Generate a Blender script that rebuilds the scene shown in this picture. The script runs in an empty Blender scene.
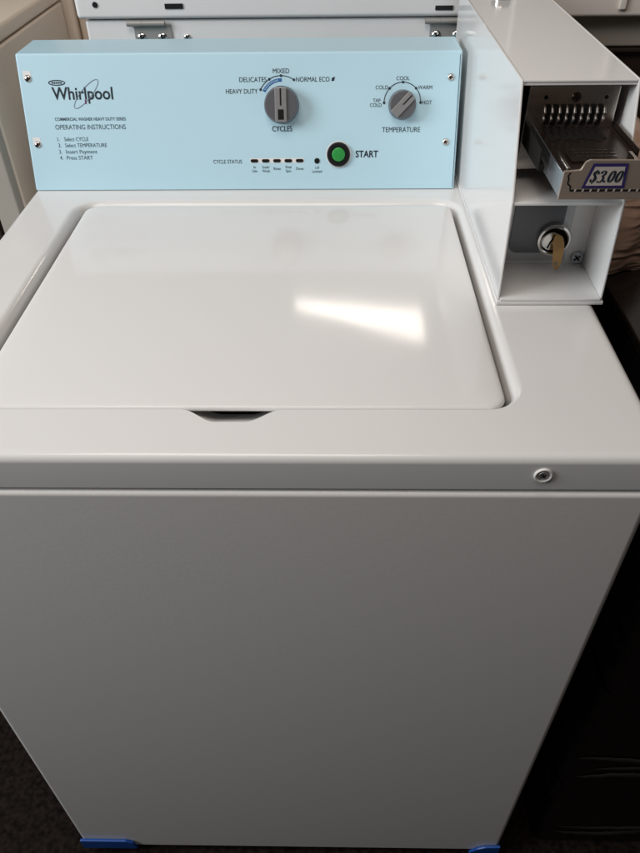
import bpy, bmesh, math, random
from mathutils import Vector, Matrix
random.seed(7)
C = bpy.context.scene
COL = C.collection
PI = math.pi

# ------------------------------------------------------------------ camera
cam = bpy.data.cameras.new('camera')
camo = bpy.data.objects.new('camera', cam)
COL.objects.link(camo)
camo.matrix_world = Matrix(((0.99981996, -0.00200761, 0.01886865, 0.0698675),
                            (0.01546358, 0.66250181, -0.74890068, -0.4103042),
                            (-0.01099701, 0.74905762, 0.66241358, 0.396324),
                            (0, 0, 0, 1)))
cam.sensor_fit = 'VERTICAL'
cam.sensor_height = 36
cam.lens = 704.13 / 853 * 36
cam.clip_start = 0.02
cam.clip_end = 60
C.camera = camo

# ------------------------------------------------------------------ world, lamps, exposure
W = bpy.data.worlds.new('World')
C.world = W
W.use_nodes = True
W.node_tree.nodes['Background'].inputs[0].default_value = (1.0, 0.93, 0.86, 1)
W.node_tree.nodes['Background'].inputs[1].default_value = 0.045


def area(name, loc, target, sx, sy, watts, col, roll=0):
    d = bpy.data.lights.new(name, 'AREA')
    d.shape = 'RECTANGLE'
    d.size, d.size_y, d.energy, d.color = sx, sy, watts, col
    o = bpy.data.objects.new(name, d)
    COL.objects.link(o)
    o.location = loc
    o.rotation_euler = (Vector(target) - Vector(loc)).to_track_quat('-Z', 'Y').to_euler()
    return o


area('ceiling_lamp', (-0.20, -0.20, 1.38), (-0.12, 0.0, 0), 1.0, 0.7, 10.8, (1.0, 0.89, 0.81))
area('window_light', (-1.9, -0.36, 1.0), (0.1, 0.25, 0.0), 1.0, 1.0, 40, (0.92, 0.965, 1.0))
# lamp for the bright patch mirrored in the lid; added mask gives its wedge
sl = area('strip_light', (0.190, 2.37, 1.4), (0.185, 2.37, 0), 0.60, 0.40, 10, (1.0, 0.93, 0.83))
sl.rotation_euler = (0, 0, 0)
sd = sl.data
sd.use_nodes = True
nt = sd.node_tree
em = next(n for n in nt.nodes if n.type == 'EMISSION')
geo = nt.nodes.new('ShaderNodeNewGeometry')
sep = nt.nodes.new('ShaderNodeSeparateXYZ')
nt.links.new(geo.outputs['Parametric'], sep.inputs[0])


def lmath(op, a, b, clamp=False):
    n = nt.nodes.new('ShaderNodeMath')
    n.operation = op
    n.use_clamp = clamp
    for i, v in enumerate((a, b)):
        if isinstance(v, (int, float)):
            n.inputs[i].default_value = v
        else:
            nt.links.new(v, n.inputs[i])
    return n.outputs[0]


pu, pv = sep.outputs[0], sep.outputs[1]
low = lmath('ADD', lmath('MULTIPLY', pu, -0.66), 0.685)         # slanted lower edge of the added mask
edge = lmath('MULTIPLY', lmath('SUBTRACT', pv, low), 40, True)
top = lmath('ADD', lmath('MULTIPLY', pu, -0.26), 0.98)          # soft upper edge
fade = lmath('MULTIPLY', lmath('SUBTRACT', top, pv), 9.0, True)
upper_glow = lmath('MULTIPLY', lmath('SUBTRACT', 1.0, pv), 3.0, True)   # weaker glow added above the bright wedge
nt.links.new(lmath('MULTIPLY', edge, lmath('MAXIMUM', fade, lmath('MULTIPLY', upper_glow, 0.22))), em.inputs['Strength'])

C.view_settings.view_transform = 'Standard'
C.view_settings.look = 'None'
C.view_settings.exposure = 0
C.view_settings.gamma = 1
C.cycles.max_bounces = 8
C.cycles.use_denoising = True


# ------------------------------------------------------------------ materials
def mat(name, col, rough=0.5, metal=0.0, bump=0.0, bscale=60.0, var=0.0, vscale=8.0, coat=0.0, col2=None, rvar=0.0, spec=0.5):
    m = bpy.data.materials.new(name)
    m.use_nodes = True
    t = m.node_tree
    b = t.nodes['Principled BSDF']
    b.inputs['Base Color'].default_value = (*col, 1)
    b.inputs['Roughness'].default_value = rough
    b.inputs['Metallic'].default_value = metal
    b.inputs['Specular IOR Level'].default_value = spec
    b.inputs['Coat Weight'].default_value = coat
    b.inputs['Coat Roughness'].default_value = 0.06
    tc = t.nodes.new('ShaderNodeTexCoord')
    if var or col2:
        n = t.nodes.new('ShaderNodeTexNoise')
        n.inputs['Scale'].default_value = vscale
        n.inputs['Detail'].default_value = 6
        t.links.new(tc.outputs['Object'], n.inputs['Vector'])
        r = t.nodes.new('ShaderNodeValToRGB')
        r.color_ramp.elements[0].position = 0.35
        r.color_ramp.elements[1].position = 0.65
        c2 = col2 or tuple(min(1, c * (1 + var)) for c in col)
        c1 = col if col2 else tuple(c * (1 - var) for c in col)
        r.color_ramp.elements[0].color = (*c1, 1)
        r.color_ramp.elements[1].color = (*c2, 1)
        t.links.new(n.outputs['Fac'], r.inputs[0])
        t.links.new(r.outputs[0], b.inputs['Base Color'])
    if rvar:
        n = t.nodes.new('ShaderNodeTexNoise')
        n.inputs['Scale'].default_value = 5
        n.inputs['Detail'].default_value = 8
        n.inputs['Distortion'].default_value = 1.2
        t.links.new(tc.outputs['Object'], n.inputs['Vector'])
        mr = t.nodes.new('ShaderNodeMapRange')
        mr.inputs[1].default_value = 0.3
        mr.inputs[2].default_value = 0.7
        mr.inputs[3].default_value = max(0.02, rough - rvar)
        mr.inputs[4].default_value = rough + rvar
        t.links.new(n.outputs['Fac'], mr.inputs[0])
        t.links.new(mr.outputs[0], b.inputs['Roughness'])
    if bump:
        n = t.nodes.new('ShaderNodeTexNoise')
        n.inputs['Scale'].default_value = bscale
        n.inputs['Detail'].default_value = 3
        t.links.new(tc.outputs['Object'], n.inputs['Vector'])
        bp = t.nodes.new('ShaderNodeBump')
        bp.inputs['Strength'].default_value = bump
        bp.inputs['Distance'].default_value = 0.002
        t.links.new(n.outputs['Fac'], bp.inputs['Height'])
        t.links.new(bp.outputs[0], b.inputs['Normal'])
    return m


def wrinkle(name, col, rough, scale, strength, stretch=(1, 1, 1), spec=0.5):
    """crumpled plastic film: ridged noise drives a strong bump"""
    m = mat(name, col, rough, spec=spec)
    t = m.node_tree
    b = t.nodes['Principled BSDF']
    tc = t.nodes.new('ShaderNodeTexCoord')
    mp = t.nodes.new('ShaderNodeMapping')
    mp.inputs['Scale'].default_value = stretch
    t.links.new(tc.outputs['Object'], mp.inputs[0])
    n = t.nodes.new('ShaderNodeTexNoise')
    n.noise_type = 'RIDGED_MULTIFRACTAL'
    n.inputs['Scale'].default_value = scale
    n.inputs['Detail'].default_value = 4
    n.inputs['Distortion'].default_value = 0.8
    t.links.new(mp.outputs[0], n.inputs['Vector'])
    bp = t.nodes.new('ShaderNodeBump')
    bp.inputs['Strength'].default_value = strength
    bp.inputs['Distance'].default_value = 0.016
    t.links.new(n.outputs['Fac'], bp.inputs['Height'])
    t.links.new(bp.outputs[0], b.inputs['Normal'])
    return m


M = dict(
    lid=mat('lid_enamel', (0.77, 0.76, 0.745), 0.085, spec=0.30, bump=0.010, bscale=14, rvar=0.02),
    deck=mat('deck_enamel', (0.76, 0.75, 0.735), 0.16, bump=0.012, bscale=90, rvar=0.04),
    body=mat('cabinet_enamel', (0.76, 0.74, 0.715), 0.30, bump=0.03, bscale=220, rvar=0.012),
    boxm=mat('coin_box_enamel', (0.79, 0.785, 0.775), 0.13, bump=0.02, bscale=240, rvar=0.04),
    film=mat('pale_blue_panel', (0.515, 0.745, 0.85), 0.34, bump=0.015, bscale=40, var=0.015, vscale=5),
    filmw=mat('plain_white', (0.80, 0.80, 0.80), 0.4),
    ink=mat('dark_ink', (0.012, 0.022, 0.035), 0.45),
    ink2=mat('grey_ink', (0.055, 0.10, 0.13), 0.5),
    inkp=mat('purple_ink', (0.16, 0.02, 0.10), 0.5),
    inkg=mat('grey_line_ink', (0.16, 0.19, 0.26), 0.5),
    inkb=mat('blue_ink', (0.02, 0.12, 0.36), 0.5),
    knob=mat('brushed_grey_plastic', (0.155, 0.16, 0.175), 0.34, metal=0.4, bump=0.03, bscale=300),
    knobl=mat('pale_grey_plastic', (0.33, 0.325, 0.33), 0.32, metal=0.4),
    black=mat('black_plastic', (0.008, 0.008, 0.009), 0.35),
    green=mat('green_plastic', (0.03, 0.30, 0.06), 0.3),
    steel=mat('polished_steel', (0.62, 0.57, 0.53), 0.24, metal=1.0, bump=0.03, bscale=150, rvar=0.08),
    steelb=mat('bluish_steel', (0.50, 0.53, 0.57), 0.3, metal=0.9, bump=0.04, bscale=120, rvar=0.08),
    steeld=mat('shaded_steel', (0.13, 0.095, 0.08), 0.3, metal=0.9, bump=0.04, bscale=120, rvar=0.1),  # steel darkened: shade of the coin opening put into its colour
    satin=mat('satin_metal', (0.44, 0.36, 0.30), 0.38, metal=0.55, bump=0.03, bscale=150, rvar=0.08),
    plate=mat('dark_patch_metal', (0.15, 0.16, 0.175), 0.35, metal=0.6),
    hingem=mat('zinc_hinge', (0.36, 0.355, 0.34), 0.4, metal=0.3),
    fin=mat('worn_fin_metal', (0.46, 0.42, 0.39), 0.3, metal=0.8),
    bplate=mat('pale_zinc_plate', (0.50, 0.52, 0.54), 0.32, metal=0.45, rvar=0.06),
    chrome=mat('chrome', (0.78, 0.77, 0.75), 0.12, metal=1.0),
    brass=mat('brass', (0.50, 0.32, 0.14), 0.26, metal=0.85, var=0.15, vscale=60),
    paper=mat('price_paper', (0.50, 0.45, 0.41), 0.5, var=0.03, vscale=40),
    purple=mat('purple_border_ink', (0.03, 0.02, 0.12), 0.5),
    dark=mat('dark_gap', (0.010, 0.009, 0.008), 0.8, spec=0.15),
    beige=mat('beige_paint', (0.78, 0.66, 0.54), 0.4, bump=0.03, bscale=200, var=0.03, vscale=4),
    beiged=mat('shaded_olive_grey', (0.42, 0.385, 0.335), 0.45, var=0.05),  # shade put into the colour of the beige front and grey band
    white2=mat('white_appliance_paint', (0.78, 0.78, 0.78), 0.35, bump=0.02, bscale=200, var=0.015, vscale=3),
    cream=mat('cream_paint', (0.86, 0.80, 0.73), 0.35, var=0.03, vscale=4),
    brown=mat('brown_opening_shade', (0.035, 0.022, 0.017), 0.5),  # shade of dark gaps and openings put into a brown
    blackfilm=wrinkle('black_stretch_film', (0.008, 0.006, 0.006), 0.2, 5, 0.9, (0.3, 0.4, 3.2), spec=0.5),
    blackfold=mat('black_film_fold', (0.016, 0.013, 0.012), 0.25, spec=0.6, bump=0.2, bscale=60),
    blacktop=mat('black_glossy_top', (0.018, 0.013, 0.011), 0.22, rvar=0.06),
    brownfilm=wrinkle('brown_plastic_wrap', (0.58, 0.38, 0.28), 0.15, 30, 0.75, (0.6, 0.6, 2.2), spec=0.9),
    floor=mat('dark_floor', (0.012, 0.008, 0.006), 0.85, spec=0.08, bump=0.6, bscale=120, var=0.6, vscale=110),
    blue=mat('blue_plastic', (0.010, 0.075, 0.33), 0.4, rvar=0.08, bump=0.05, bscale=60),
)


# ------------------------------------------------------------------ helpers
def finish(o, angle=38, weighted=True):
    me = o.data
    bm = bmesh.new()
    bm.from_mesh(me)
    bmesh.ops.recalc_face_normals(bm, faces=bm.faces)
    a = math.radians(angle)
    for e in bm.edges:
        e.smooth = not (len(e.link_faces) == 2 and e.calc_face_angle(0) > a)
    for f in bm.faces:
        f.smooth = True
    bm.to_mesh(me)
    bm.free()
    if weighted:
        w = o.modifiers.new('weighted_normal', 'WEIGHTED_NORMAL')
        w.keep_sharp = True


def root(name, loc, label, cat, group=None):
    o = bpy.data.objects.new(name, None)
    COL.objects.link(o)
    o.location = loc
    o.empty_display_size = 0.05
    tag(o, label, cat, group)
    return o


def tag(o, label, cat=None, group=None, kind=None):
    o['label'] = label
    if cat:
        o['category'] = cat
    if group:
        o['group'] = group
    if kind:
        o['kind'] = kind
    return o


def wmat(o):
    m = Matrix.Translation(o.location)
    while o.parent:
        o = o.parent
        m = Matrix.Translation(o.location) @ m
    return m


def obj(name, bm, mats, parent=None, angle=38, weighted=True, label=None):
    """bm holds world coordinates; the object's origin goes to the middle of its shape"""
    me = bpy.data.meshes.new(name)
    vs = [v.co.copy() for v in bm.verts]
    lo = Vector((min(v[i] for v in vs) for i in range(3)))
    hi = Vector((max(v[i] for v in vs) for i in range(3)))
    c = (lo + hi) / 2
    bmesh.ops.translate(bm, verts=bm.verts, vec=-c)
    bm.to_mesh(me)
    bm.free()
    if not isinstance(mats, (list, tuple)):
        mats = [mats]
    for m in mats:
        me.materials.append(m)
    o = bpy.data.objects.new(name, me)
    COL.objects.link(o)
    if parent:
        o.parent = parent
        o.location = c - wmat(parent).translation
    else:
        o.location = c
    finish(o, angle, weighted)
    if label:
        o['label'] = label
    return o


def BM():
    return bmesh.new()


def newfaces(bm, n, mi):
    bm.faces.ensure_lookup_table()
    for f in bm.faces[n:]:
        f.material_index = mi


def box(bm, x0, x1, y0, y1, z0, z1, bev=0.0, seg=2, mi=0, T=None):
    n = len(bm.faces)
    t = BM()
    g = bmesh.ops.create_cube(t, size=1)
    for v in t.verts:
        v.co = Vector(((x0 + x1) / 2 + v.co.x * (x1 - x0), (y0 + y1) / 2 + v.co.y * (y1 - y0), (z0 + z1) / 2 + v.co.z * (z1 - z0)))
    if bev:
        bmesh.ops.bevel(t, geom=t.edges[:], offset=bev, segments=seg, profile=0.5, affect='EDGES')
    merge(bm, t, T, mi)
    return bm


def merge(bm, t, T=None, mi=0):
    vm = {}
    for v in t.verts:
        vm[v] = bm.verts.new(T @ v.co if T else v.co)
    for f in t.faces:
        try:
            nf = bm.faces.new([vm[v] for v in f.verts])
            nf.material_index = mi
        except ValueError:
            pass
    t.free()


def prism(bm, pts, fn, a, b, bev=0.0, seg=2, mi=0):
    """polygon pts (2D) swept from a to b; fn(p, q, s) -> 3D"""
    t = BM()
    lo = [t.verts.new(fn(p[0], p[1], a)) for p in pts]
    hi = [t.verts.new(fn(p[0], p[1], b)) for p in pts]
    n = len(pts)
    for i in range(n):
        t.faces.new((lo[i], lo[(i + 1) % n], hi[(i + 1) % n], hi[i]))
    t.faces.new(lo[::-1])
    t.faces.new(hi)
    bmesh.ops.recalc_face_normals(t, faces=t.faces)
    if bev:
        bmesh.ops.bevel(t, geom=t.edges[:], offset=bev, segments=seg, profile=0.5, affect='EDGES')
    merge(bm, t, None, mi)


def loops(bm, rings, mi=0, cap0=False, cap1=False):
    vs = [[bm.verts.new(p) for p in r] for r in rings]
    n = len(vs[0])
    for a, b in zip(vs, vs[1:]):
        for i in range(n):
            f = bm.faces.new((a[i], a[(i + 1) % n], b[(i + 1) % n], b[i]))
            f.material_index = mi
    if cap0:
        bm.faces.new(vs[0][::-1]).material_index = mi
    if cap1:
        bm.faces.new(vs[-1]).material_index = mi
    return vs


def lathe(bm, prof, F, seg=32, mi=0, cap=True):
    """prof: (radius, height) along frame F's normal; F maps (u, v, n) to 3D"""
    rings = [[F(r * math.cos(2 * PI * k / seg), r * math.sin(2 * PI * k / seg), h) for k in range(seg)] for r, h in prof]
    loops(bm, rings, mi, False, cap)


def rrect(x0, x1, y0, y1, r, z, seg=8, nx=40, ny=24):
    r = max(r, 0.0005)
    pts = []
    cs = [(x1 - r, y1 - r, 0), (x0 + r, y1 - r, 90), (x0 + r, y0 + r, 180), (x1 - r, y0 + r, 270)]
    for i, (cx, cy, a0) in enumerate(cs):
        for k in range(seg + 1):
            a = math.radians(a0 + 90 * k / seg)
            pts.append(Vector((cx + r * math.cos(a), cy + r * math.sin(a), z)))
        nxt = cs[(i + 1) % 4]
        a = math.radians(a0 + 90)
        p = pts[-1].copy()
        qx, qy = nxt[0] + r * math.cos(a), nxt[1] + r * math.sin(a)
        m = nx if i in (0, 2) else ny
        for k in range(1, m):
            s = k / m
            pts.append(Vector((p.x + (qx - p.x) * s, p.y + (qy - p.y) * s, z)))
    return pts


def frame(o, u, v):
    o, u, v = Vector(o), Vector(u).normalized(), Vector(v).normalized()
    n = u.cross(v)
    return lambda a, b, c=0: o + u * a + v * b + n * c


def ribbon(bm, F, pts, w, h=0.0002, closed=False, mi=0, wf=None, thick=0.0):
    """flat line along 2D pts in frame F, raised h above the surface; wf(dx, dy) gives a nib width"""
    n = len(pts)
    L, R_ = [], []
    for i, p in enumerate(pts):
        a = pts[(i - 1) % n] if (closed or i > 0) else p
        b = pts[(i + 1) % n] if (closed or i < n - 1) else p
        dx, dy = b[0] - a[0], b[1] - a[1]
        l = math.hypot(dx, dy) or 1
        dx, dy = dx / l, dy / l
        hw = (wf(dx, dy) if wf else w) / 2
        L.append(bm.verts.new(F(p[0] - dy * hw, p[1] + dx * hw, h)))
        R_.append(bm.verts.new(F(p[0] + dy * hw, p[1] - dx * hw, h)))
    for i in range(n if closed else n - 1):
        j = (i + 1) % n
        bm.faces.new((L[i], R_[i], R_[j], L[j])).material_index = mi


def disc(bm, F, u, v, r, h=0.0003, seg=20, mi=0, ry=None):
    vs = [bm.verts.new(F(u + r * math.cos(2 * PI * k / seg), v + (ry or r) * math.sin(2 * PI * k / seg), h)) for k in range(seg)]
    bm.faces.new(vs).material_index = mi


def fpoly(bm, F, pts, h, mi=0):
    bm.faces.new([bm.verts.new(F(p[0], p[1], h)) for p in pts]).material_index = mi


def arc(cu, cv, r, a0, a1, n=32, ry=None):
    return [(cu + r * math.cos(math.radians(a0 + (a1 - a0) * k / n)), cv + (ry or r) * math.sin(math.radians(a0 + (a1 - a0) * k / n))) for k in range(n + 1)]


# -- lettering from the built-in font, turned into thin meshes
def glyph_mesh(s, bold):
    cu = bpy.data.curves.new('t', 'FONT')
    cu.body = s
    cu.size = 1
    cu.offset = bold
    cu.resolution_u = 4
    to = bpy.data.objects.new('t', cu)
    COL.objects.link(to)
    dg = bpy.context.evaluated_depsgraph_get()
    dg.update()
    me = bpy.data.meshes.new_from_object(to.evaluated_get(dg))
    bpy.data.objects.remove(to)
    bpy.data.curves.remove(cu)
    return me


hm = glyph_mesh('H', 0)
CAP = max(v.co.y for v in hm.vertices) - min(v.co.y for v in hm.vertices)


def text(bm, F, s, u0, v0, cap, u1=None, anchor='l', bold=0.0, h=0.0003, mi=0):
    """text with its baseline at v0, capital height cap, spread from u0 to u1 when u1 is given"""
    me = glyph_mesh(s, bold)
    xs = [v.co.x for v in me.vertices]
    lo, hi = min(xs), max(xs)
    k = cap / CAP
    kx = (u1 - u0) / (hi - lo) if u1 is not None else k * 0.92
    wid = (hi - lo) * kx
    off = u0 if anchor == 'l' or u1 is not None else (u0 - wid / 2 if anchor == 'c' else u0 - wid)
    vm = [bm.verts.new(F(off + (v.co.x - lo) * kx, v0 + v.co.y * k, h)) for v in me.vertices]
    for p in me.polygons:
        try:
            bm.faces.new([vm[i] for i in p.vertices]).material_index = mi
        except ValueError:
            pass
    bpy.data.meshes.remove(me)


def screw(name, parent, F, u, v, r, m1=None, dome=0.5, rot=20, collar=False, label=None):
    bm = BM()
    G = lambda a, b, c=0: F(u + a, v + b, c)
    if collar:
        lathe(bm, [(r * 1.75, -0.001), (r * 1.72, 0.0012), (r * 1.55, 0.0018), (r * 1.2, 0.0012), (r * 1.15, 0.0004)], G, 28, 2, False)
    lathe(bm, [(r, -0.001), (r, r * 0.18), (r * 0.9, r * 0.34), (r * 0.6, r * dome), (r * 0.02, r * (dome + 0.06))], G, 24)
    a = math.radians(rot)
    for q in (a, a + PI / 2):
        c_, s_ = math.cos(q), math.sin(q)
        hw, hl = r * 0.13, r * 0.62
        pts = [(hl * c_ - hw * s_, hl * s_ + hw * c_), (-hl * c_ - hw * s_, -hl * s_ + hw * c_), (-hl * c_ + hw * s_, -hl * s_ - hw * c_), (hl * c_ + hw * s_, hl * s_ - hw * c_)]
        fpoly(bm, G, pts, r * (dome + 0.10), 1)
    return obj(name, bm, [m1 or M['chrome'], M['dark'], M['body']], parent, weighted=False, label=label)


FL = -0.914

# ------------------------------------------------------------------ floor
bm = BM()
box(bm, -4, 4, -3, 5, FL - 0.05, FL)
f = obj('floor', bm, M['floor'])
tag(f, 'dark brown worn floor under the appliances', kind='structure')

# ------------------------------------------------------------------ washing machine
WM = root('washing_machine', (0, 0.33, FL), 'white top-load coin-operated washer with pale blue control panel and grey dials', 'washing machine')

# cabinet
bm = BM()
cab = [rrect(-0.341 + d, 0.341 - d, 0.0 - 0.0015 + d, 0.655 - d, 0.008 - d, z, 6, 2, 2) for d, z in
       ((0.006, FL + 0.026), (0.0, FL + 0.027), (0.0, -0.046), (0.0006, -0.0435), (0.0022, -0.0415), (0.005, -0.0408), (0.012, -0.0408))]
loops(bm, cab, 0, True, False)
cabinet = obj('cabinet', bm, M['body'], WM, 50)
# recessed plinth and feet
bm = BM()
box(bm, -0.31, 0.31, 0.04, 0.62, FL + 0.012, FL + 0.0255)
obj('plinth', bm, M['dark'], WM)
for sx in (-0.29, 0.29):
    for sy in (0.05, 0.58):
        bm = BM()
        lathe(bm, [(0.018, 0), (0.02, 0.003), (0.018, 0.010), (0.009, 0.0115), (0.009, 0.0118)], frame((sx, sy, FL), (1, 0, 0), (0, 1, 0)), 20)
        obj('foot', bm, M['black'], WM)


# deck with lid opening and finger notch
def notch(x):
    c, fl, tot = -0.019, 0.013, 0.044
    d = abs(x - c)
    if d >= tot:
        return 0.0
    if d <= fl:
        return 1.0
    s = 1 - (d - fl) / (tot - fl)
    return s * s * (3 - 2 * s)


HX0, HX1, HY0, HY1 = -0.2682, 0.2315, 0.0618, 0.4892


def hole(off, z, bump=1.0):
    kf = 0.22 if off > 0 else (0.08 if z > -0.045 else 1.0)
    pts = rrect(HX0 - off, HX1 + off, HY0 - off * kf, HY1 + off, 0.028 + off, z, 8, 120, 40)
    for p in pts:
        if p.y < HY0 + 0.02 and HX0 + 0.05 < p.x < HX1 - 0.05:
            p.y -= 0.0165 * bump * notch(p.x)
    return pts


def outer(d, z):
    return rrect(-0.343 + d, 0.343 - d, d, 0.66 - d, 0.014 - d, z, 8, 120, 40)


bm = BM()
rings = [outer(0.012, -0.0375), outer(0.001, -0.0375), outer(0.0, -0.0365), outer(0.0, -0.008), outer(0.0004, -0.0055), outer(0.0015, -0.003), outer(0.0032, -0.0012),
         outer(0.0055, -0.0003), outer(0.0085, 0.0), outer(0.011, 0.0), hole(0.0095, 0.0, 1), hole(0.0080, 0.0, 1), hole(0.0055, -0.0005, 1), hole(0.0030, -0.0016, 1), hole(0.0008, -0.0034, 1),
         hole(-0.0014, -0.0058, 1), hole(-0.0030, -0.0090, 1), hole(-0.0042, -0.0130, 1), hole(-0.0046, -0.0180, 1), hole(-0.0046, -0.0300, 1)]
loops(bm, rings, 0, False, False)
deck = obj('top_deck', bm, M['deck'], WM, 60)

# sloping floor of the finger recess, running in under the lid
bm = BM()
grid = []
for k in range(41):
    x = -0.066 + 0.094 * k / 40
    e = HY0 - 0.0165 * notch(x) - 0.0006
    row = []
    for j in range(13):
        t = j / 12
        y = e + (0.085 - e) * t
        row.append((x, y, -0.0062 - 0.46 * (y - e) - 0.002 * notch(x) * t))
    grid.append([bm.verts.new(p) for p in row] + [bm.verts.new((p[0], p[1], p[2] - 0.0012)) for p in row[::-1]])
for a, b in zip(grid, grid[1:]):
    for j in range(len(a)):
        i2 = (j + 1) % len(a)
        bm.faces.new((a[j], b[j], b[i2], a[i2]))
obj('finger_recess', bm, M['deck'], deck, 50)

# black slab for the tub, added so the gap round the lid stays dark
bm = BM()
box(bm, -0.325, 0.325, 0.015, 0.640, -0.160, -0.120, 0.004)
obj('tub_dark_slab', bm, M['black'], WM)

# lid
LX0, LX1, LY0, LY1 = -0.2565, 0.2225, 0.0625, 0.4790


def lidr(d, z):
    return rrect(LX0 + d, LX1 - d, LY0 + d, LY1 - d, max(0.017 - d * 0.35, 0.004), z, 8, 60, 40)


bm = BM()
rings = [lidr(0.030, -0.0062), lidr(0.006, -0.0060), lidr(0.0015, -0.0052), lidr(0, -0.0040), lidr(0, -0.0030), lidr(0.0004, -0.0014), lidr(0.0013, -0.0004), lidr(0.0028, 0.0003), lidr(0.006, 0.0008),
         lidr(0.014, 0.0013), lidr(0.024, 0.0016), lidr(0.04, 0.0018), lidr(0.07, 0.0019), lidr(0.12, 0.0020), lidr(0.17, 0.0020)]
loops(bm, rings, 0, False, True)
obj('lid', bm, M['lid'], WM, 60)

# screw on the front lip of the deck
FF = frame((0, 0.0, 0), (1, 0, 0), (0, 0, 1))
screw('lip_screw', WM, FF, 0.2425, -0.0194, 0.0044, M['hingem'], 0.25, 30, collar=True)

# blue corner pads at the bottom of the front
for x0, x1, pts in ((-0.3405, -0.251, ((0, 0), (0, 0.031), (0.075, 0.031), (0.086, 0.024), (0.0895, 0))),
                    (0.296, 0.3405, ((-0.004, 0), (0.008, 0.016), (0.02, 0.024), (0.0445, 0.026), (0.0445, 0)))):
    bm = BM()
    prism(bm, [(x0 + a, FL + 0.022 + b) for a, b in pts], lambda p, q, s: Vector((p, s, q)), -0.0065, -0.0017, 0.0015, 2)
    obj('corner_pad', bm, M['blue'], WM, label='bright blue plastic corner pad')

# ------------------------------------------------------------------ control panel
CY, CT, CZ = 0.5265, 0.5785, 0.160
bm = BM()
prof = [(CY, 0.0006), (CT, CZ), (0.651, CZ), (0.657, 0.0006)]
prism(bm, prof, lambda p, q, s: Vector((s, p, q)), -0.3405, 0.2335, 0.0022, 3)
panel = obj('control_panel', bm, M['film'], WM, 30)
PF = frame((0, CY, 0.0006), (1, 0, 0), (0, CT - CY, CZ - 0.0006))

# white patches beside the left-hand screws, then the screws
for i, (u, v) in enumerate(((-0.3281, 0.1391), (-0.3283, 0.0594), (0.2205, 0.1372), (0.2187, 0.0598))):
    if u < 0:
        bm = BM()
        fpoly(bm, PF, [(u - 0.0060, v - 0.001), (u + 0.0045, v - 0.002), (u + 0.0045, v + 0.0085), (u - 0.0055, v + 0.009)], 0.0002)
        obj('white_patch', bm, M['filmw'], panel, weighted=False)
    screw('panel_screw', panel, PF, u, v, 0.0043, M['steel'], 0.5, 15 + 31 * i)
# film seam at the right-hand edge
bm = BM()
fpoly(bm, PF, [(0.2308, 0.003), (0.2316, 0.003), (0.2312, 0.163), (0.2304, 0.163)], 0.0003)
obj('film_seam', bm, M['ink2'], panel, weighted=False)

# wordmark
bm = BM()
text(bm, PF, 'Whirlpool', -0.2993, 0.1141, 0.0143, u1=-0.2193, bold=0.017)
EL = []
for k in range(49):
    a = 2 * PI * k / 48
    x, y = 0.0238 * math.cos(a), 0.0062 * math.sin(a)
    r = math.radians(44)
    EL.append((-0.2545 + x * math.cos(r) - y * math.sin(r), 0.1203 + x * math.sin(r) + y * math.cos(r)))
ribbon(bm, PF, EL[:-1], 0.0007, 0.0004, True, 1)
fpoly(bm, PF, [(-0.2572, 0.1085), (-0.2554, 0.1085), (-0.2554, 0.1135), (-0.2572, 0.1135)], 0.0006, 2)
ribbon(bm, PF, arc(-0.2912, 0.1338, 0.0105, 0, 360, 40, 0.0028)[:-1], 0.0012, 0.0003, True, 0)
for k in (-2, -1, 0, 1, 2):
    fpoly(bm, PF, [(-0.2912 + k * 0.0028 - 0.001, 0.1326), (-0.2912 + k * 0.0028 + 0.001, 0.1330), (-0.2912 + k * 0.0028 + 0.001, 0.1349), (-0.2912 + k * 0.0028 - 0.0012, 0.1346)], 0.0003, 0)
obj('wordmark', bm, [M['ink'], M['inkg'], M['inkp']], panel, weighted=False)

# operating instructions
bm = BM()
text(bm, PF, 'COMMERCIAL WASHER HEAVY DUTY SERIES', -0.3003, 0.0885, 0.0037, u1=-0.2057, bold=0.012)
text(bm, PF, 'OPERATING INSTRUCTIONS', -0.3012, 0.0778, 0.0058, u1=-0.2070)
for n, (s, v, u1) in enumerate((('Select CYCLE', 0.0652, -0.2590), ('Select TEMPERATURE', 0.0576, -0.2351), ('Insert Payment', 0.0496, -0.2490), ('Press START', 0.0420, -0.2560))):
    text(bm, PF, '%d.' % (n + 1), -0.3008, v - 0.0018, 0.0047)
    text(bm, PF, s, -0.2915, v - 0.0018, 0.0047, u1=u1)
obj('instruction_text', bm, M['ink2'], panel, weighted=False)

# cycle dial scale
bm = BM()
KU, KV = 0.0013, 0.1098
text(bm, PF, 'HEAVY DUTY', -0.0709, 0.1195, 0.0055, u1=-0.0295)
text(bm, PF, 'DELICATES', -0.0529, 0.1332, 0.0055, u1=-0.0175)
text(bm, PF, 'MIXED', -0.0090, 0.1430, 0.0055, u1=0.0122)
text(bm, PF, 'NORMAL ECO', 0.0207, 0.1330, 0.0055, u1=0.0640)
fpoly(bm, PF, [(0.0665, 0.1335), (0.0700, 0.1340), (0.0712, 0.1385), (0.0672, 0.1375)], 0.0003)
obj('cycle_text', bm, M['ink'], panel, weighted=False)
bm = BM()
text(bm, PF, 'CYCLES', -0.0120, 0.0740, 0.0062, u1=0.0146, bold=0.008)
obj('dial_title', bm, M['ink'], panel, weighted=False)
bm = BM()
ribbon(bm, PF, arc(KU, KV, 0.0305, 152, 57), 0.0010, 0.0003)
for a in (152, 120, 90, 57):
    disc(bm, PF, KU + 0.0305 * math.cos(math.radians(a)), KV + 0.0305 * math.sin(math.radians(a)), 0.0016, 0.0005)
ribbon(bm, PF, arc(KU, KV, 0.0255, 152, 88), 0.0040, 0.0003, mi=1)
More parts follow.
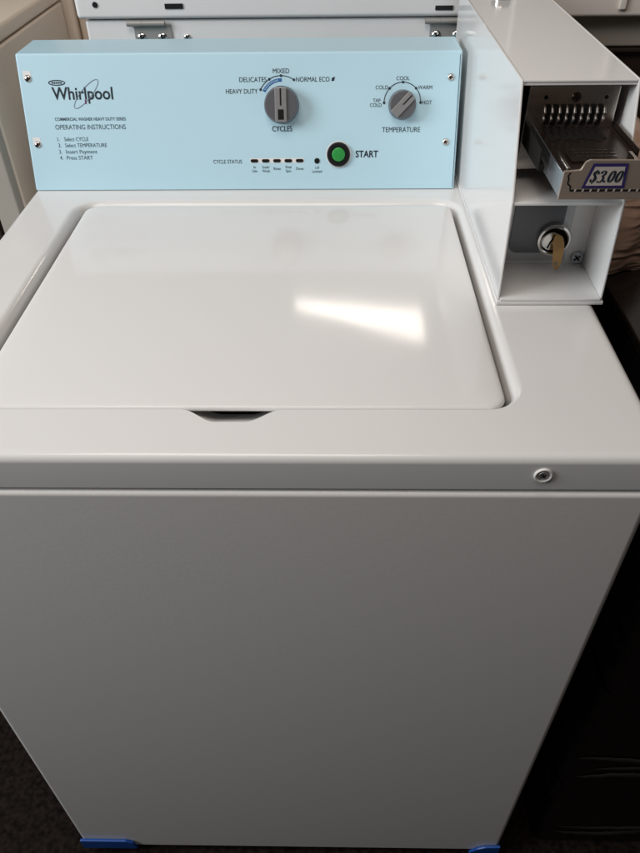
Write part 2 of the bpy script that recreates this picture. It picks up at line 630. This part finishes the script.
for a in range(100, 150, 5):
    r0, r1 = 0.0246, 0.0264
    c_, s_ = math.cos(math.radians(a)), math.sin(math.radians(a))
    ribbon(bm, PF, [(KU + r0 * c_, KV + r0 * s_), (KU + r1 * c_, KV + r1 * s_)], 0.0009, 0.0005, mi=2)
obj('cycle_scale', bm, [M['ink'], M['inkb'], M['film']], panel, weighted=False)

# temperature dial scale
bm = BM()
TU, TV = 0.1590, 0.1080
text(bm, PF, 'TAP', 0.1255, 0.1083, 0.0042, anchor='c')
text(bm, PF, 'COLD', 0.1245, 0.1028, 0.0042, anchor='c')
text(bm, PF, 'COLD', 0.1400, 0.1235, 0.0045, anchor='r')
text(bm, PF, 'COOL', 0.1588, 0.1340, 0.0045, anchor='c')
text(bm, PF, 'WARM', 0.1785, 0.1232, 0.0045, anchor='l')
text(bm, PF, 'HOT', 0.1850, 0.1055, 0.0045, anchor='l')
obj('temperature_text', bm, M['ink'], panel, weighted=False)
bm = BM()
text(bm, PF, 'TEMPERATURE', 0.1336, 0.0722, 0.0060, u1=0.1839, bold=0.0)
obj('dial_title', bm, M['ink'], panel, weighted=False)
bm = BM()
ribbon(bm, PF, arc(TU, TV, 0.0238, 181, -1, 40), 0.0010, 0.0003)
for a in (181, 136, 90, 44, -1):
    disc(bm, PF, TU + 0.0238 * math.cos(math.radians(a)), TV + 0.0238 * math.sin(math.radians(a)), 0.0016, 0.0005)
obj('temperature_scale', bm, M['ink'], panel, weighted=False)

# cycle status row and start
bm = BM()
text(bm, PF, 'CYCLE STATUS', -0.0929, 0.0342, 0.0047, u1=-0.0543)
obj('status_text', bm, M['ink'], panel, weighted=False)
bm = BM()
text(bm, PF, 'START', 0.0990, 0.0413, 0.0080, u1=0.1292, bold=0.022)
obj('start_text', bm, M['ink'], panel, weighted=False)
bm = BM()
for k, s in enumerate((('In', 'Use'), ('Soak/', 'Wash'), ('Rinse',), ('Final', 'Spin'), ('Done',))):
    u = -0.0373 + k * 0.01525
    if len(s) == 2:
        text(bm, PF, s[0], u, 0.0277, 0.0034, anchor='c')
        text(bm, PF, s[1], u, 0.0228, 0.0034, anchor='c')
    else:
        text(bm, PF, s[0], u, 0.0257, 0.0034, anchor='c')
text(bm, PF, 'Lid', 0.0472, 0.0270, 0.0034, anchor='c')
text(bm, PF, 'Locked', 0.0472, 0.0220, 0.0034, anchor='c')
obj('indicator_text', bm, M['ink'], panel, weighted=False)
bm = BM()
fpoly(bm, PF, [(-0.0430, 0.0346), (0.0295, 0.0346), (0.0295, 0.0408), (-0.0430, 0.0408)], 0.0002)
obj('indicator_strip', bm, M['filmw'], panel, weighted=False)
for k in range(5):
    u, v = -0.0373 + k * 0.01525, 0.0374
    bm = BM()
    t = [(u + a * 0.0030 + 0.0021 * math.cos(q), v + 0.0021 * math.sin(q)) for a, q in
         [(1, -PI / 2 + PI * i / 8) for i in range(9)] + [(-1, PI / 2 + PI * i / 8) for i in range(9)]]
    prism(bm, t, PF, 0.0001, 0.0009)
    obj('indicator_window', bm, M['black'], panel)
bm = BM()
lathe(bm, [(0.0036, 0.0001), (0.0036, 0.0008), (0.003, 0.0012)], lambda a, b, c=0: PF(0.0472 + a, 0.0370 + b, c), 20)
obj('lid_lock_indicator', bm, M['black'], panel)


# knobs
def knob(name, u, v, r, h, rot, slot):
    c_, s_ = math.cos(rot), math.sin(rot)
    G = lambda a, b, c=0: PF(u + a * c_ - b * s_, v + a * s_ + b * c_, c)
    bm = BM()
    lathe(bm, [(r * 1.03, 0.0004), (r * 1.03, 0.002), (r * 1.0, 0.0035), (r * 0.965, h - 0.0018), (r * 0.93, h - 0.0004), (r * 0.88, h)], G, 56)
    k = obj(name, bm, M['knob'], WM, 30)
    bm = BM()                                      # raised grip bar across the face
    w = r * 0.34
    t = BM()
    pts = [(-w, -r * 0.91), (w, -r * 0.91), (w, r * 0.91), (-w, r * 0.91)]
    prism(bm, pts, G, h - 0.0005, h + 0.0022, 0.0009, 2)
    t.free()
    obj('grip_bar', bm, M['knobl'], k, 30)
    bm = BM()
    l = r * 0.045
    fpoly(bm, G, [(-l, -r * (0.05 if slot else 0.02)), (l, -r * (0.05 if slot else 0.02)), (l, r * 0.87), (-l, r * 0.87)], h + 0.0024)
    obj('pointer_line', bm, M['black'], k, weighted=False)
    if slot:
        bm = BM()
        fpoly(bm, G, [(-r * 0.17, -r * 0.80), (r * 0.17, -r * 0.80), (r * 0.17, -r * 0.25), (-r * 0.17, -r * 0.25)], h + 0.0024)
        obj('knob_slot', bm, M['black'], k, weighted=False)
    return k


knob('cycle_knob', KU, KV - 0.004, 0.0222, 0.016, 0, True)
knob('temperature_knob', TU, TV - 0.003, 0.0176, 0.014, -PI / 4, False)

# start button
bm = BM()
G = lambda a, b, c=0: PF(0.0761 + a, 0.0450 + b, c)
lathe(bm, [(0.0170, 0.0001), (0.0168, 0.0007), (0.0160, 0.0009)], G, 48, 1, True)
lathe(bm, [(0.0155, 0.0005), (0.0155, 0.0030), (0.0147, 0.0042), (0.0130, 0.0046), (0.0098, 0.0044), (0.0092, 0.0030), (0.0092, 0.0022)], G, 48, 0, True)
btn = obj('start_button', bm, [M['black'], M['filmw']], WM, 40)
bm = BM()
lathe(bm, [(0.0089, 0.0020), (0.0089, 0.0044), (0.0082, 0.0052), (0.005, 0.0056), (0.0005, 0.0057)], G, 40)
obj('push_cap', bm, M['green'], btn, 60)

# ------------------------------------------------------------------ coin box
BX0, BX1 = 0.241, 0.350
side = [(0.2325, 0.0052), (0.2430, 0.1065), (0.2840, 0.2055), (0.700, 0.2055), (0.700, 0.0052)]
bm = BM()
sweep = lambda p, q, s: Vector((s, p, q))
prism(bm, side, sweep, BX0, BX0 + 0.0024, 0.0008, 2)
prism(bm, side, sweep, BX1 - 0.0024, BX1, 0.0008, 2)
box(bm, BX0 + 0.0026, BX1 - 0.0026, 0.2836, 0.699, 0.2030, 0.2052, 0.0007)     # top sheet
box(bm, BX0 + 0.0026, BX1 - 0.0026, 0.2842, 0.2862, 0.2003, 0.2028, 0.0006)    # folded lip over the coin slide
box(bm, BX0 + 0.0026, BX1 - 0.0026, 0.2436, 0.330, 0.1030, 0.1060, 0.0008)     # shelf between the two openings
box(bm, BX0 + 0.0026, BX1 - 0.0026, 0.306, 0.309, 0.0056, 0.1028)              # back of the lower recess
box(bm, BX0 + 0.0026, BX1 - 0.0026, 0.2300, 0.3058, 0.0052, 0.0075, 0.0006)    # floor of the lower recess
box(bm, BX0 - 0.001, BX1 + 0.001, 0.2296, 0.699, 0.0006, 0.0048, 0.0010)       # base flange
coin = obj('coin_box', bm, M['boxm'], WM, 35)
bm = BM()
box(bm, BX0 + 0.0028, BX1 - 0.0028, 0.326, 0.329, 0.1064, 0.2026)
obj('recess_back', bm, M['steeld'], coin)

# dark rounded patch, lock and screw in the lower recess
LFm = frame((0, 0.306, 0), (1, 0, 0), (0, 0, 1))
bm = BM()
box(bm, 0.2442, 0.3260, 0.3046, 0.3058, 0.0120, 0.1000, 0.0004)
obj('back_plate', bm, M['bplate'], coin)
LFm = frame((0, 0.3046, 0), (1, 0, 0), (0, 0, 1))
bm = BM()
pl = [(p.x, p.y) for p in rrect(0.262, 0.3165, 0.022, 0.086, 0.010, 0, 6, 2, 2)]
prism(bm, pl, LFm, 0.0002, 0.0016, 0.0006, 2)
obj('dark_patch', bm, M['plate'], coin)
LU, LV = 0.3085, 0.0390
bm = BM()
G = lambda a, b, c=0: LFm(LU + a, LV + b, c)
lathe(bm, [(0.0185, 0.0012), (0.0185, 0.0055), (0.0175, 0.0070), (0.0155, 0.0074), (0.0142, 0.0064), (0.0140, 0.0030)], G, 44, 0, False)
lathe(bm, [(0.0142, 0.0012), (0.0142, 0.0022)], G, 32, 1)
G2 = lambda a, b, c=0: LFm(LU - 0.0030 + a, LV + b, c)
lathe(bm, [(0.0108, 0.0020), (0.0108, 0.0075), (0.0098, 0.0088), (0.0002, 0.0092)], G2, 36, 0)
ribbon(bm, LFm, [(LU - 0.0065, LV - 0.0075), (LU - 0.0045, LV), (LU - 0.0005, LV + 0.0075)], 0.0016, 0.0096, mi=1)
obj('lock_cylinder', bm, [M['chrome'], M['dark']], coin, 40)
screw('recess_screw', coin, LFm, 0.3395, 0.0160, 0.0068, M['steelb'], 0.3, 40)

# coin slide -------------------------------------------------------
SY = 0.180
bm = BM()
box(bm, 0.2535, 0.3385, 0.2965, 0.3000, 0.118, 0.1965, 0.001)
plate = obj('chute_plate', bm, M['steel'], coin)
PLF = frame((0, 0.2965, 0), (1, 0, 0), (0, 0, 1))
screw('plate_screw', coin, PLF, 0.2985, 0.1865, 0.0045, M['steeld'], 0.3, 10)
for u in (0.270, 0.3265):
    bm = BM()
    disc(bm, PLF, u, 0.1865, 0.0020, 0.0004, mi=1)
    ribbon(bm, PLF, arc(u, 0.1865, 0.0026, 0, 360, 20)[:-1], 0.0012, 0.0005, True)
    obj('rivet_hole', bm, [M['chrome'], M['dark']], coin, weighted=False)

# slide: eight upright coin slots between steel fins
SX0, SX1 = 0.2640, 0.3390
slide = None
bm = BM()
box(bm, SX0 + 0.001, SX1 - 0.001, SY + 0.0025, 0.2962, 0.1560, 0.1580, 0.0006)
box(bm, SX0, SX0 + 0.0012, SY + 0.0025, 0.2962, 0.1385, 0.1592, 0.0005, mi=1)  # left side bluer: window light put into its colour
box(bm, SX1 - 0.0012, SX1, SY + 0.0025, 0.2962, 0.1385, 0.1592, 0.0005)
slide = obj('coin_slide', bm, [M['steeld'], M['steelb']], WM)
slide['label'] = 'steel coin slide sticking out of the box'
for k in range(8):                                                           # eight upright coin slots
    x = 0.2740 + k * 0.00705
    bm = BM()
    box(bm, x - 0.0021, x + 0.0021, 0.2945, 0.2963, 0.1620 - 0.0012 * (k % 2), 0.1800)
    box(bm, x - 0.0020, x + 0.0020, 0.2600 + 0.006 * ((k * 5) % 3) / 2, 0.2943, 0.1582, 0.1586)
    obj('coin_slot', bm, M['dark'], slide)
for k in range(9):
    x = 0.2740 + (k - 0.5) * 0.00705
    bm = BM()
    prism(bm, [(0.2962, 0.1790), (0.2940, 0.1780), (0.2915, 0.1752), (0.2905, 0.1738), (0.2925, 0.1718), (0.2935, 0.1705), (0.2908, 0.1682), (0.2915, 0.1660), (0.2945, 0.1630), (0.2962, 0.1625)], sweep, x - 0.0011, x + 0.0011, 0.0005, 2)
    obj('coin_fin', bm, M['fin'], slide, 50)
for x in (0.2545, 0.3400):                                                   # guide rails
    bm = BM()
    box(bm, x, x + 0.006, 0.2250, 0.2962, 0.1440, 0.1500, 0.0008)
    box(bm, x, x + 0.0016, 0.2250, 0.2962, 0.1502, 0.1640, 0.0006)
    obj('guide_rail', bm, M['dark'] if x < 0.3 else M['steeld'], coin)
# embossed plate on top of the slide
bm = BM()
box(bm, 0.2780, 0.3240, 0.2080, 0.2420, 0.1582, 0.1600, 0.0005)
rw = random.Random(4)
for row in range(3):
    x = 0.284
    while x < 0.319:
        l = rw.uniform(0.002, 0.006)
        y = 0.2170 + row * 0.0075
        box(bm, x, min(x + l, 0.320), y, y + 0.0022, 0.1601, 0.1606, mi=1)
        x += l + 0.0012
box(bm, SX0 + 0.004, SX0 + 0.0075, 0.1860, 0.2250, 0.1582, 0.1622, 0.0006, mi=1)
box(bm, SX1 - 0.0075, SX1 - 0.004, 0.1860, 0.2250, 0.1582, 0.1622, 0.0006, mi=1)
obj('embossed_plate', bm, [M['steeld'], M['steel']], slide)
# front plate
SF = frame((0, SY, 0), (1, 0, 0), (0, 0, 1))
bm = BM()
out = [(0.2636, 0.1372), (0.3400, 0.1372), (0.3400, 0.1620), (0.3335, 0.1625), (0.3320, 0.1700), (0.3305, 0.1712), (0.2840, 0.1716), (0.2805, 0.1700), (0.2775, 0.1632), (0.2640, 0.1620)]
prism(bm, out, SF, -0.0022, 0.0006, 0.0008, 2)
fp = obj('front_plate', bm, M['satin'], slide)
bm = BM()                                                                     # broken dark edge line of the label holder
st = [(0.2695, 0.1610), (0.2680, 0.1580), (0.2690, 0.1560), (0.2690, 0.1515), (0.2720, 0.1490), (0.2720, 0.1462)]
ribbon(bm, SF, st, 0.0014, 0.0008)
ribbon(bm, SF, [(0.2720, 0.1455), (0.3392, 0.1455)], 0.0018, 0.0008)
for k in range(10):
    x = 0.2755 + k * 0.0066
    fpoly(bm, SF, [(x, 0.1446), (x + 0.0016, 0.1446), (x + 0.0020, 0.1470), (x + 0.0005, 0.1470)], 0.0010, 1)
obj('holder_edge', bm, [M['dark'], M['paper']], fp, weighted=False)

# price label
bm = BM()
q = [(0.2812, 0.1476), (0.3175, 0.1476), (0.3160, 0.1688), (0.2868, 0.1688)]
q2 = [(0.2842, 0.1500), (0.3148, 0.1500), (0.3138, 0.1662), (0.2888, 0.1662)]
fpoly(bm, SF, q, 0.0011, 1)
fpoly(bm, SF, q2, 0.0013, 0)
lab = obj('price_label', bm, [M['paper'], M['purple']], fp, weighted=False)
# $3.00 in a heavy slanted serif hand, drawn with a broad nib
bm = BM()
H = 0.0100
B0 = (0.2868, 0.1528)


def glyph(x, strokes, nib=0.0023, thin=0.0006):
    for st in strokes:
        pts = []
        for i in range(len(st) - 1):
            pts.append(st[i])
        pts.append(st[-1])
        sm = smooth(pts)
        W_ = [(B0[0] + x + p[0] * H + p[1] * H * 0.24, B0[1] + p[1] * H) for p in sm]
        ribbon(bm, SF, W_, 0, 0.0015, wf=lambda dx, dy: math.hypot(nib * abs(dy), thin))


def smooth(p, n=6):
    out = []
    for i in range(len(p) - 1):
        a, b, c, d = p[max(i - 1, 0)], p[i], p[i + 1], p[min(i + 2, len(p) - 1)]
        for k in range(n):
            t = k / n
            out.append(tuple(0.5 * (2 * b[j] + (c[j] - a[j]) * t + (2 * a[j] - 5 * b[j] + 4 * c[j] - d[j]) * t * t + (3 * b[j] - a[j] - 3 * c[j] + d[j]) * t ** 3) for j in (0, 1)))
    out.append(p[-1])
    return out


glyph(-0.0004, [[(0.44, 0.72), (0.42, 0.88), (0.26, 0.97), (0.12, 0.88), (0.10, 0.72), (0.22, 0.58), (0.36, 0.44), (0.40, 0.24), (0.26, 0.05), (0.10, 0.08), (0.03, 0.28)]], 0.0017, 0.0006)
glyph(-0.0004, [[(0.26, -0.12), (0.25, 1.10)]], 0.0007, 0.0004)
glyph(0.0059, [[(0.06, 0.76), (0.12, 0.92), (0.27, 0.98), (0.40, 0.86), (0.36, 0.66), (0.20, 0.54)], [(0.18, 0.54), (0.36, 0.46), (0.40, 0.22), (0.26, 0.03), (0.10, 0.02), (0.02, 0.12)]], 0.0019, 0.0006)
disc(bm, SF, B0[0] + 0.0121, B0[1] + 0.0009, 0.0010, 0.0015)
for x in (0.0139, 0.0202):
    ring = [(0.25 + 0.19 * math.cos(2 * PI * k / 28), 0.5 + 0.47 * math.sin(2 * PI * k / 28)) for k in range(28)]
    W_ = [(B0[0] + x + p[0] * H + p[1] * H * 0.24, B0[1] + p[1] * H) for p in ring]
    ribbon(bm, SF, W_, 0, 0.0015, True, wf=lambda dx, dy: math.hypot(0.0021 * abs(dy) ** 1.5, 0.0006))
obj('price_text', bm, M['ink'], lab, weighted=False)

# lock on top of the coin box
bm = BM()
TF = frame((0.286, 0.640, 0.2052), (1, 0, 0), (0, 1, 0))
lathe(bm, [(0.0125, 0), (0.0125, 0.006), (0.0115, 0.008), (0.008, 0.0085), (0.007, 0.007)], TF, 32)
obj('top_lock', bm, M['chrome'], coin)

# ------------------------------------------------------------------ key in the lower lock
bm = BM()
kp = smooth([(-0.0010, 0.0105), (0.0040, 0.0085), (0.0072, 0.0020), (0.0080, -0.0080), (0.0074, -0.0185), (0.0052, -0.0262), (0.0015, -0.0275), (-0.0012, -0.0215), (-0.0026, -0.0110), (-0.0036, -0.0020), (-0.0040, 0.0060), (-0.0010, 0.0105)], 4)[:-1]
far = min(range(len(kp)), key=lambda i: kp[i][1])
kp = kp[far:] + kp[:far]                                        # bridge the outline to the ring hole at its low end
kp += [kp[0]] + [(0.0026 + 0.0019 * math.sin(-2 * PI * k / 16), -0.0212 - 0.0019 * math.cos(2 * PI * k / 16)) for k in range(17)][::-1]
KFm = frame((LU + 0.0012, 0.2900, LV + 0.0005), (0.90, -0.42, 0.0), (0.0, 0.18, 0.98))
prism(bm, kp, KFm, -0.0011, 0.0011)
box(bm, LU - 0.0012, LU + 0.0010, 0.2905, 0.2985, LV - 0.0040, LV + 0.0045, 0.0004)
key = obj('key', bm, M['brass'])
tag(key, 'small brass key left in the lock of the coin box', 'key')

# ------------------------------------------------------------------ white appliance behind the control panel
WA = root('appliance', (-0.02, 1.05, FL), 'white enamelled appliance with metal hinges standing behind the control panel', 'appliance')
AX0, AX1 = -0.2905, 0.2900
bm = BM()
box(bm, AX0, AX1, 0.735, 1.36, FL + 0.02, 0.1655, 0.004, 3)
obj('cabinet', bm, M['white2'], WA)
bm = BM()
box(bm, AX0 - 0.008, AX1 + 0.008, 0.728, 1.37, 0.1675, 0.215, 0.006, 4)
ap = obj('upper_panel', bm, M['white2'], WA)
AF = frame((0, 0.728, 0), (1, 0, 0), (0, 0, 1))
for u0, u1, v0, v1 in ((-0.1700, -0.1440, 0.1826, 0.1892), (0.2125, 0.2375, 0.1780, 0.1838)):
    bm = BM()
    box(bm, u0, u1, 0.7265, 0.7278, v0 - 0.002, v1 - 0.002, 0.0004)
    obj('slot', bm, M['black'], ap)
bm = BM()
lathe(bm, [(0.0038, 0.0), (0.0036, 0.0014), (0.002, 0.0018)], lambda a, b, c=0: AF(-0.2690 + a, 0.1865 + b, c), 20)
obj('plug', bm, M['black'], ap)
CF = frame((0, 0.735, 0), (1, 0, 0), (0, 0, 1))
for u0, u1 in ((-0.2205, -0.1660), (0.2080, 0.2620)):
    bm = BM()
    box(bm, u0, u1, 0.7325, 0.7348, 0.085, 0.1600, 0.0008)
    TFh = frame((u0 - 0.008, 0.7290, 0.1622), (0, 1, 0), (0, 0, 1))
    lathe(bm, [(0.0038, 0), (0.0038, 0.022), (0.0034, 0.0224), (0.0034, 0.0228), (0.0038, 0.0232), (0.0038, 0.0545), (0.0034, 0.055)], TFh, 20)
    hg = obj('hinge', bm, M['hingem'], WA)
    for u in (u0 + 0.010, u1 - 0.014):
        screw('hinge_screw', hg, CF, u, 0.1425, 0.0078, M['chrome'], 0.55, 25)
screw('cabinet_screw', WA, CF, -0.1445, 0.1425, 0.0052, M['chrome'], 0.5, 35)

# ------------------------------------------------------------------ beige appliance on the left
BA = root('appliance', (-0.75, 0.98, FL), 'beige metal appliance beside the left end of the blue panel', 'appliance')
bm = BM()
box(bm, -1.08, -0.425, 0.665, 1.05, FL + 0.02, 0.1325, 0.004, 3)
obj('cabinet', bm, M['beige'], BA)
bm = BM()
box(bm, -1.08, -0.4265, 0.645, 1.055, 0.1345, 0.1560, 0.005, 3)
obj('top_panel', bm, M['beige'], BA)
bm = BM()
box(bm, -0.462, -0.4265, 0.640, 0.6646, FL + 0.02, 0.132, 0.003, 2)  # beige front in shade, painted darker
obj('front_trim', bm, M['beiged'], BA)
bm = BM()
box(bm, -1.08, -1.04, 0.640, 0.6646, FL + 0.02, 0.132, 0.003, 2)
obj('front_trim', bm, M['beiged'], BA)
bm = BM()
box(bm, -1.038, -0.470, 0.646, 0.6640, FL + 0.03, 0.128, 0.004, 2)  # dark panel stands for the shaded gap beside the trim
for k in range(3):
    box(bm, -0.4690 + 0.0022 * k, -0.4678 + 0.0022 * k, 0.650, 0.6640, FL + 0.03, 0.125)
obj('front_panel', bm, M['brown'], BA)
bm = BM()
box(bm, -0.4560, -0.4100, 1.058, 1.110, FL + 0.02, 0.170, 0.008, 4)
box(bm, -0.4080, -0.3840, 1.070, 1.115, FL + 0.02, 0.240, 0.008, 4)
box(bm, -0.4560, -0.4040, 1.062, 1.115, 0.172, 0.320, 0.008, 4)
obj('back_column', bm, M['beige'], BA)

# ------------------------------------------------------------------ cream appliance far right
CA = root('appliance', (0.85, 1.25, FL), 'cream appliance with grey lower band seen behind the coin box', 'appliance')
bm = BM()
box(bm, 0.36, 1.25, 0.905, 1.55, 0.129, 0.55, 0.006, 4)
obj('upper_panel', bm, M['cream'], CA)
bm = BM()
box(bm, 0.5300, 0.5430, 0.899, 0.9046, 0.140, 0.54, 0.003, 3)
obj('vertical_trim', bm, M['cream'], CA)
bm = BM()
box(bm, 0.36, 1.25, 0.935, 1.55, 0.078, 0.1280, 0.004, 3)
obj('lower_band', bm, M['beiged'], CA)
bm = BM()
box(bm, 0.36, 1.25, 0.928, 1.55, 0.0715, 0.0765, 0.001, 2)
box(bm, 0.36, 1.25, 0.940, 1.55, FL + 0.02, 0.0700, 0.002, 2)  # dark block stands for the shaded opening under the band
obj('lower_cabinet', bm, M['brown'], CA)

# ------------------------------------------------------------------ black film-wrapped appliance on the right
NA = root('appliance', (0.78, 0.35, FL), 'black appliance wrapped in dark stretch film at right of the washer', 'appliance')
bm = BM()
rr = [rrect(0.405 + d, 1.05 - d, 0.02 + d, 0.80 - d, 0.02, z, 6, 30, 30) for d, z in ((0, FL + 0.01), (0.001, -0.4), (0.0, -0.066))]
loops(bm, rr, 0, True, True)
obj('wrapped_body', bm, M['blackfilm'], NA)
bm = BM()
box(bm, 0.405, 1.052, 0.016, 0.80, -0.064, -0.050, 0.003, 3)
obj('top_panel', bm, M['blacktop'], NA)

rn = random.Random(11)
for z, x0, x1 in ((-0.600, 0.41, 0.62), (-0.628, 0.44, 0.76), (-0.650, 0.42, 0.56), (-0.842, 0.44, 0.78), (-0.866, 0.43, 0.60), (-0.20, 0.52, 0.70)):
    bm = BM()                                     # overlapping edges of the stretch film
    n = 26
    rings = []
    for k in range(n + 1):
        t = k / n
        x = x0 + (x1 - x0) * t
        h = 0.0045 * math.sin(PI * min(max(t, 0.02), 0.98)) ** 0.5
        zz = z + 0.006 * math.sin(t * 5 + z * 40) + rn.uniform(-0.0012, 0.0012)
        rings.append([Vector((x, 0.0195 - h * 0.9 * math.cos(a), zz + h * 1.3 * math.sin(a))) for a in (-1.5, -0.75, 0, 0.75, 1.5)] + [Vector((x, 0.0205, zz))])
    loops(bm, rings, 0, True, True)
    obj('film_fold', bm, M['blackfold'], NA, 80)

# brown plastic wrapped bundle on top of it
bm = BM()
bmesh.ops.create_icosphere(bm, subdivisions=5, radius=1)
rn = random.Random(5)
waves = [(Vector((rn.uniform(-1, 1), rn.uniform(-1, 1), rn.uniform(-1, 1))) * rn.uniform(3, 11), rn.uniform(0, 6)) for _ in range(14)]
for v in bm.verts:
    p = v.co
    q = Vector([math.copysign(abs(c) ** 0.75, c) for c in p])
    d = sum(math.sin(p.dot(k) + ph) for k, ph in waves) * 0.014
    q = q * (1 + d + 0.010 * abs(math.sin(p.z * 17 + 2.2 * math.sin(p.y * 5 + p.x * 3))) ** 3)
    v.co = Vector((max(0.402 + q.x * 0.092, 0.3535 + 0.002 * q.z), 0.530 + q.y * 0.155, max(-0.045 + q.z * 0.150, -0.0495)))
bundle = obj('bundle', bm, M['brownfilm'], angle=180)
tag(bundle, 'crumpled brown plastic wrapped bundle behind the coin box', 'bundle')
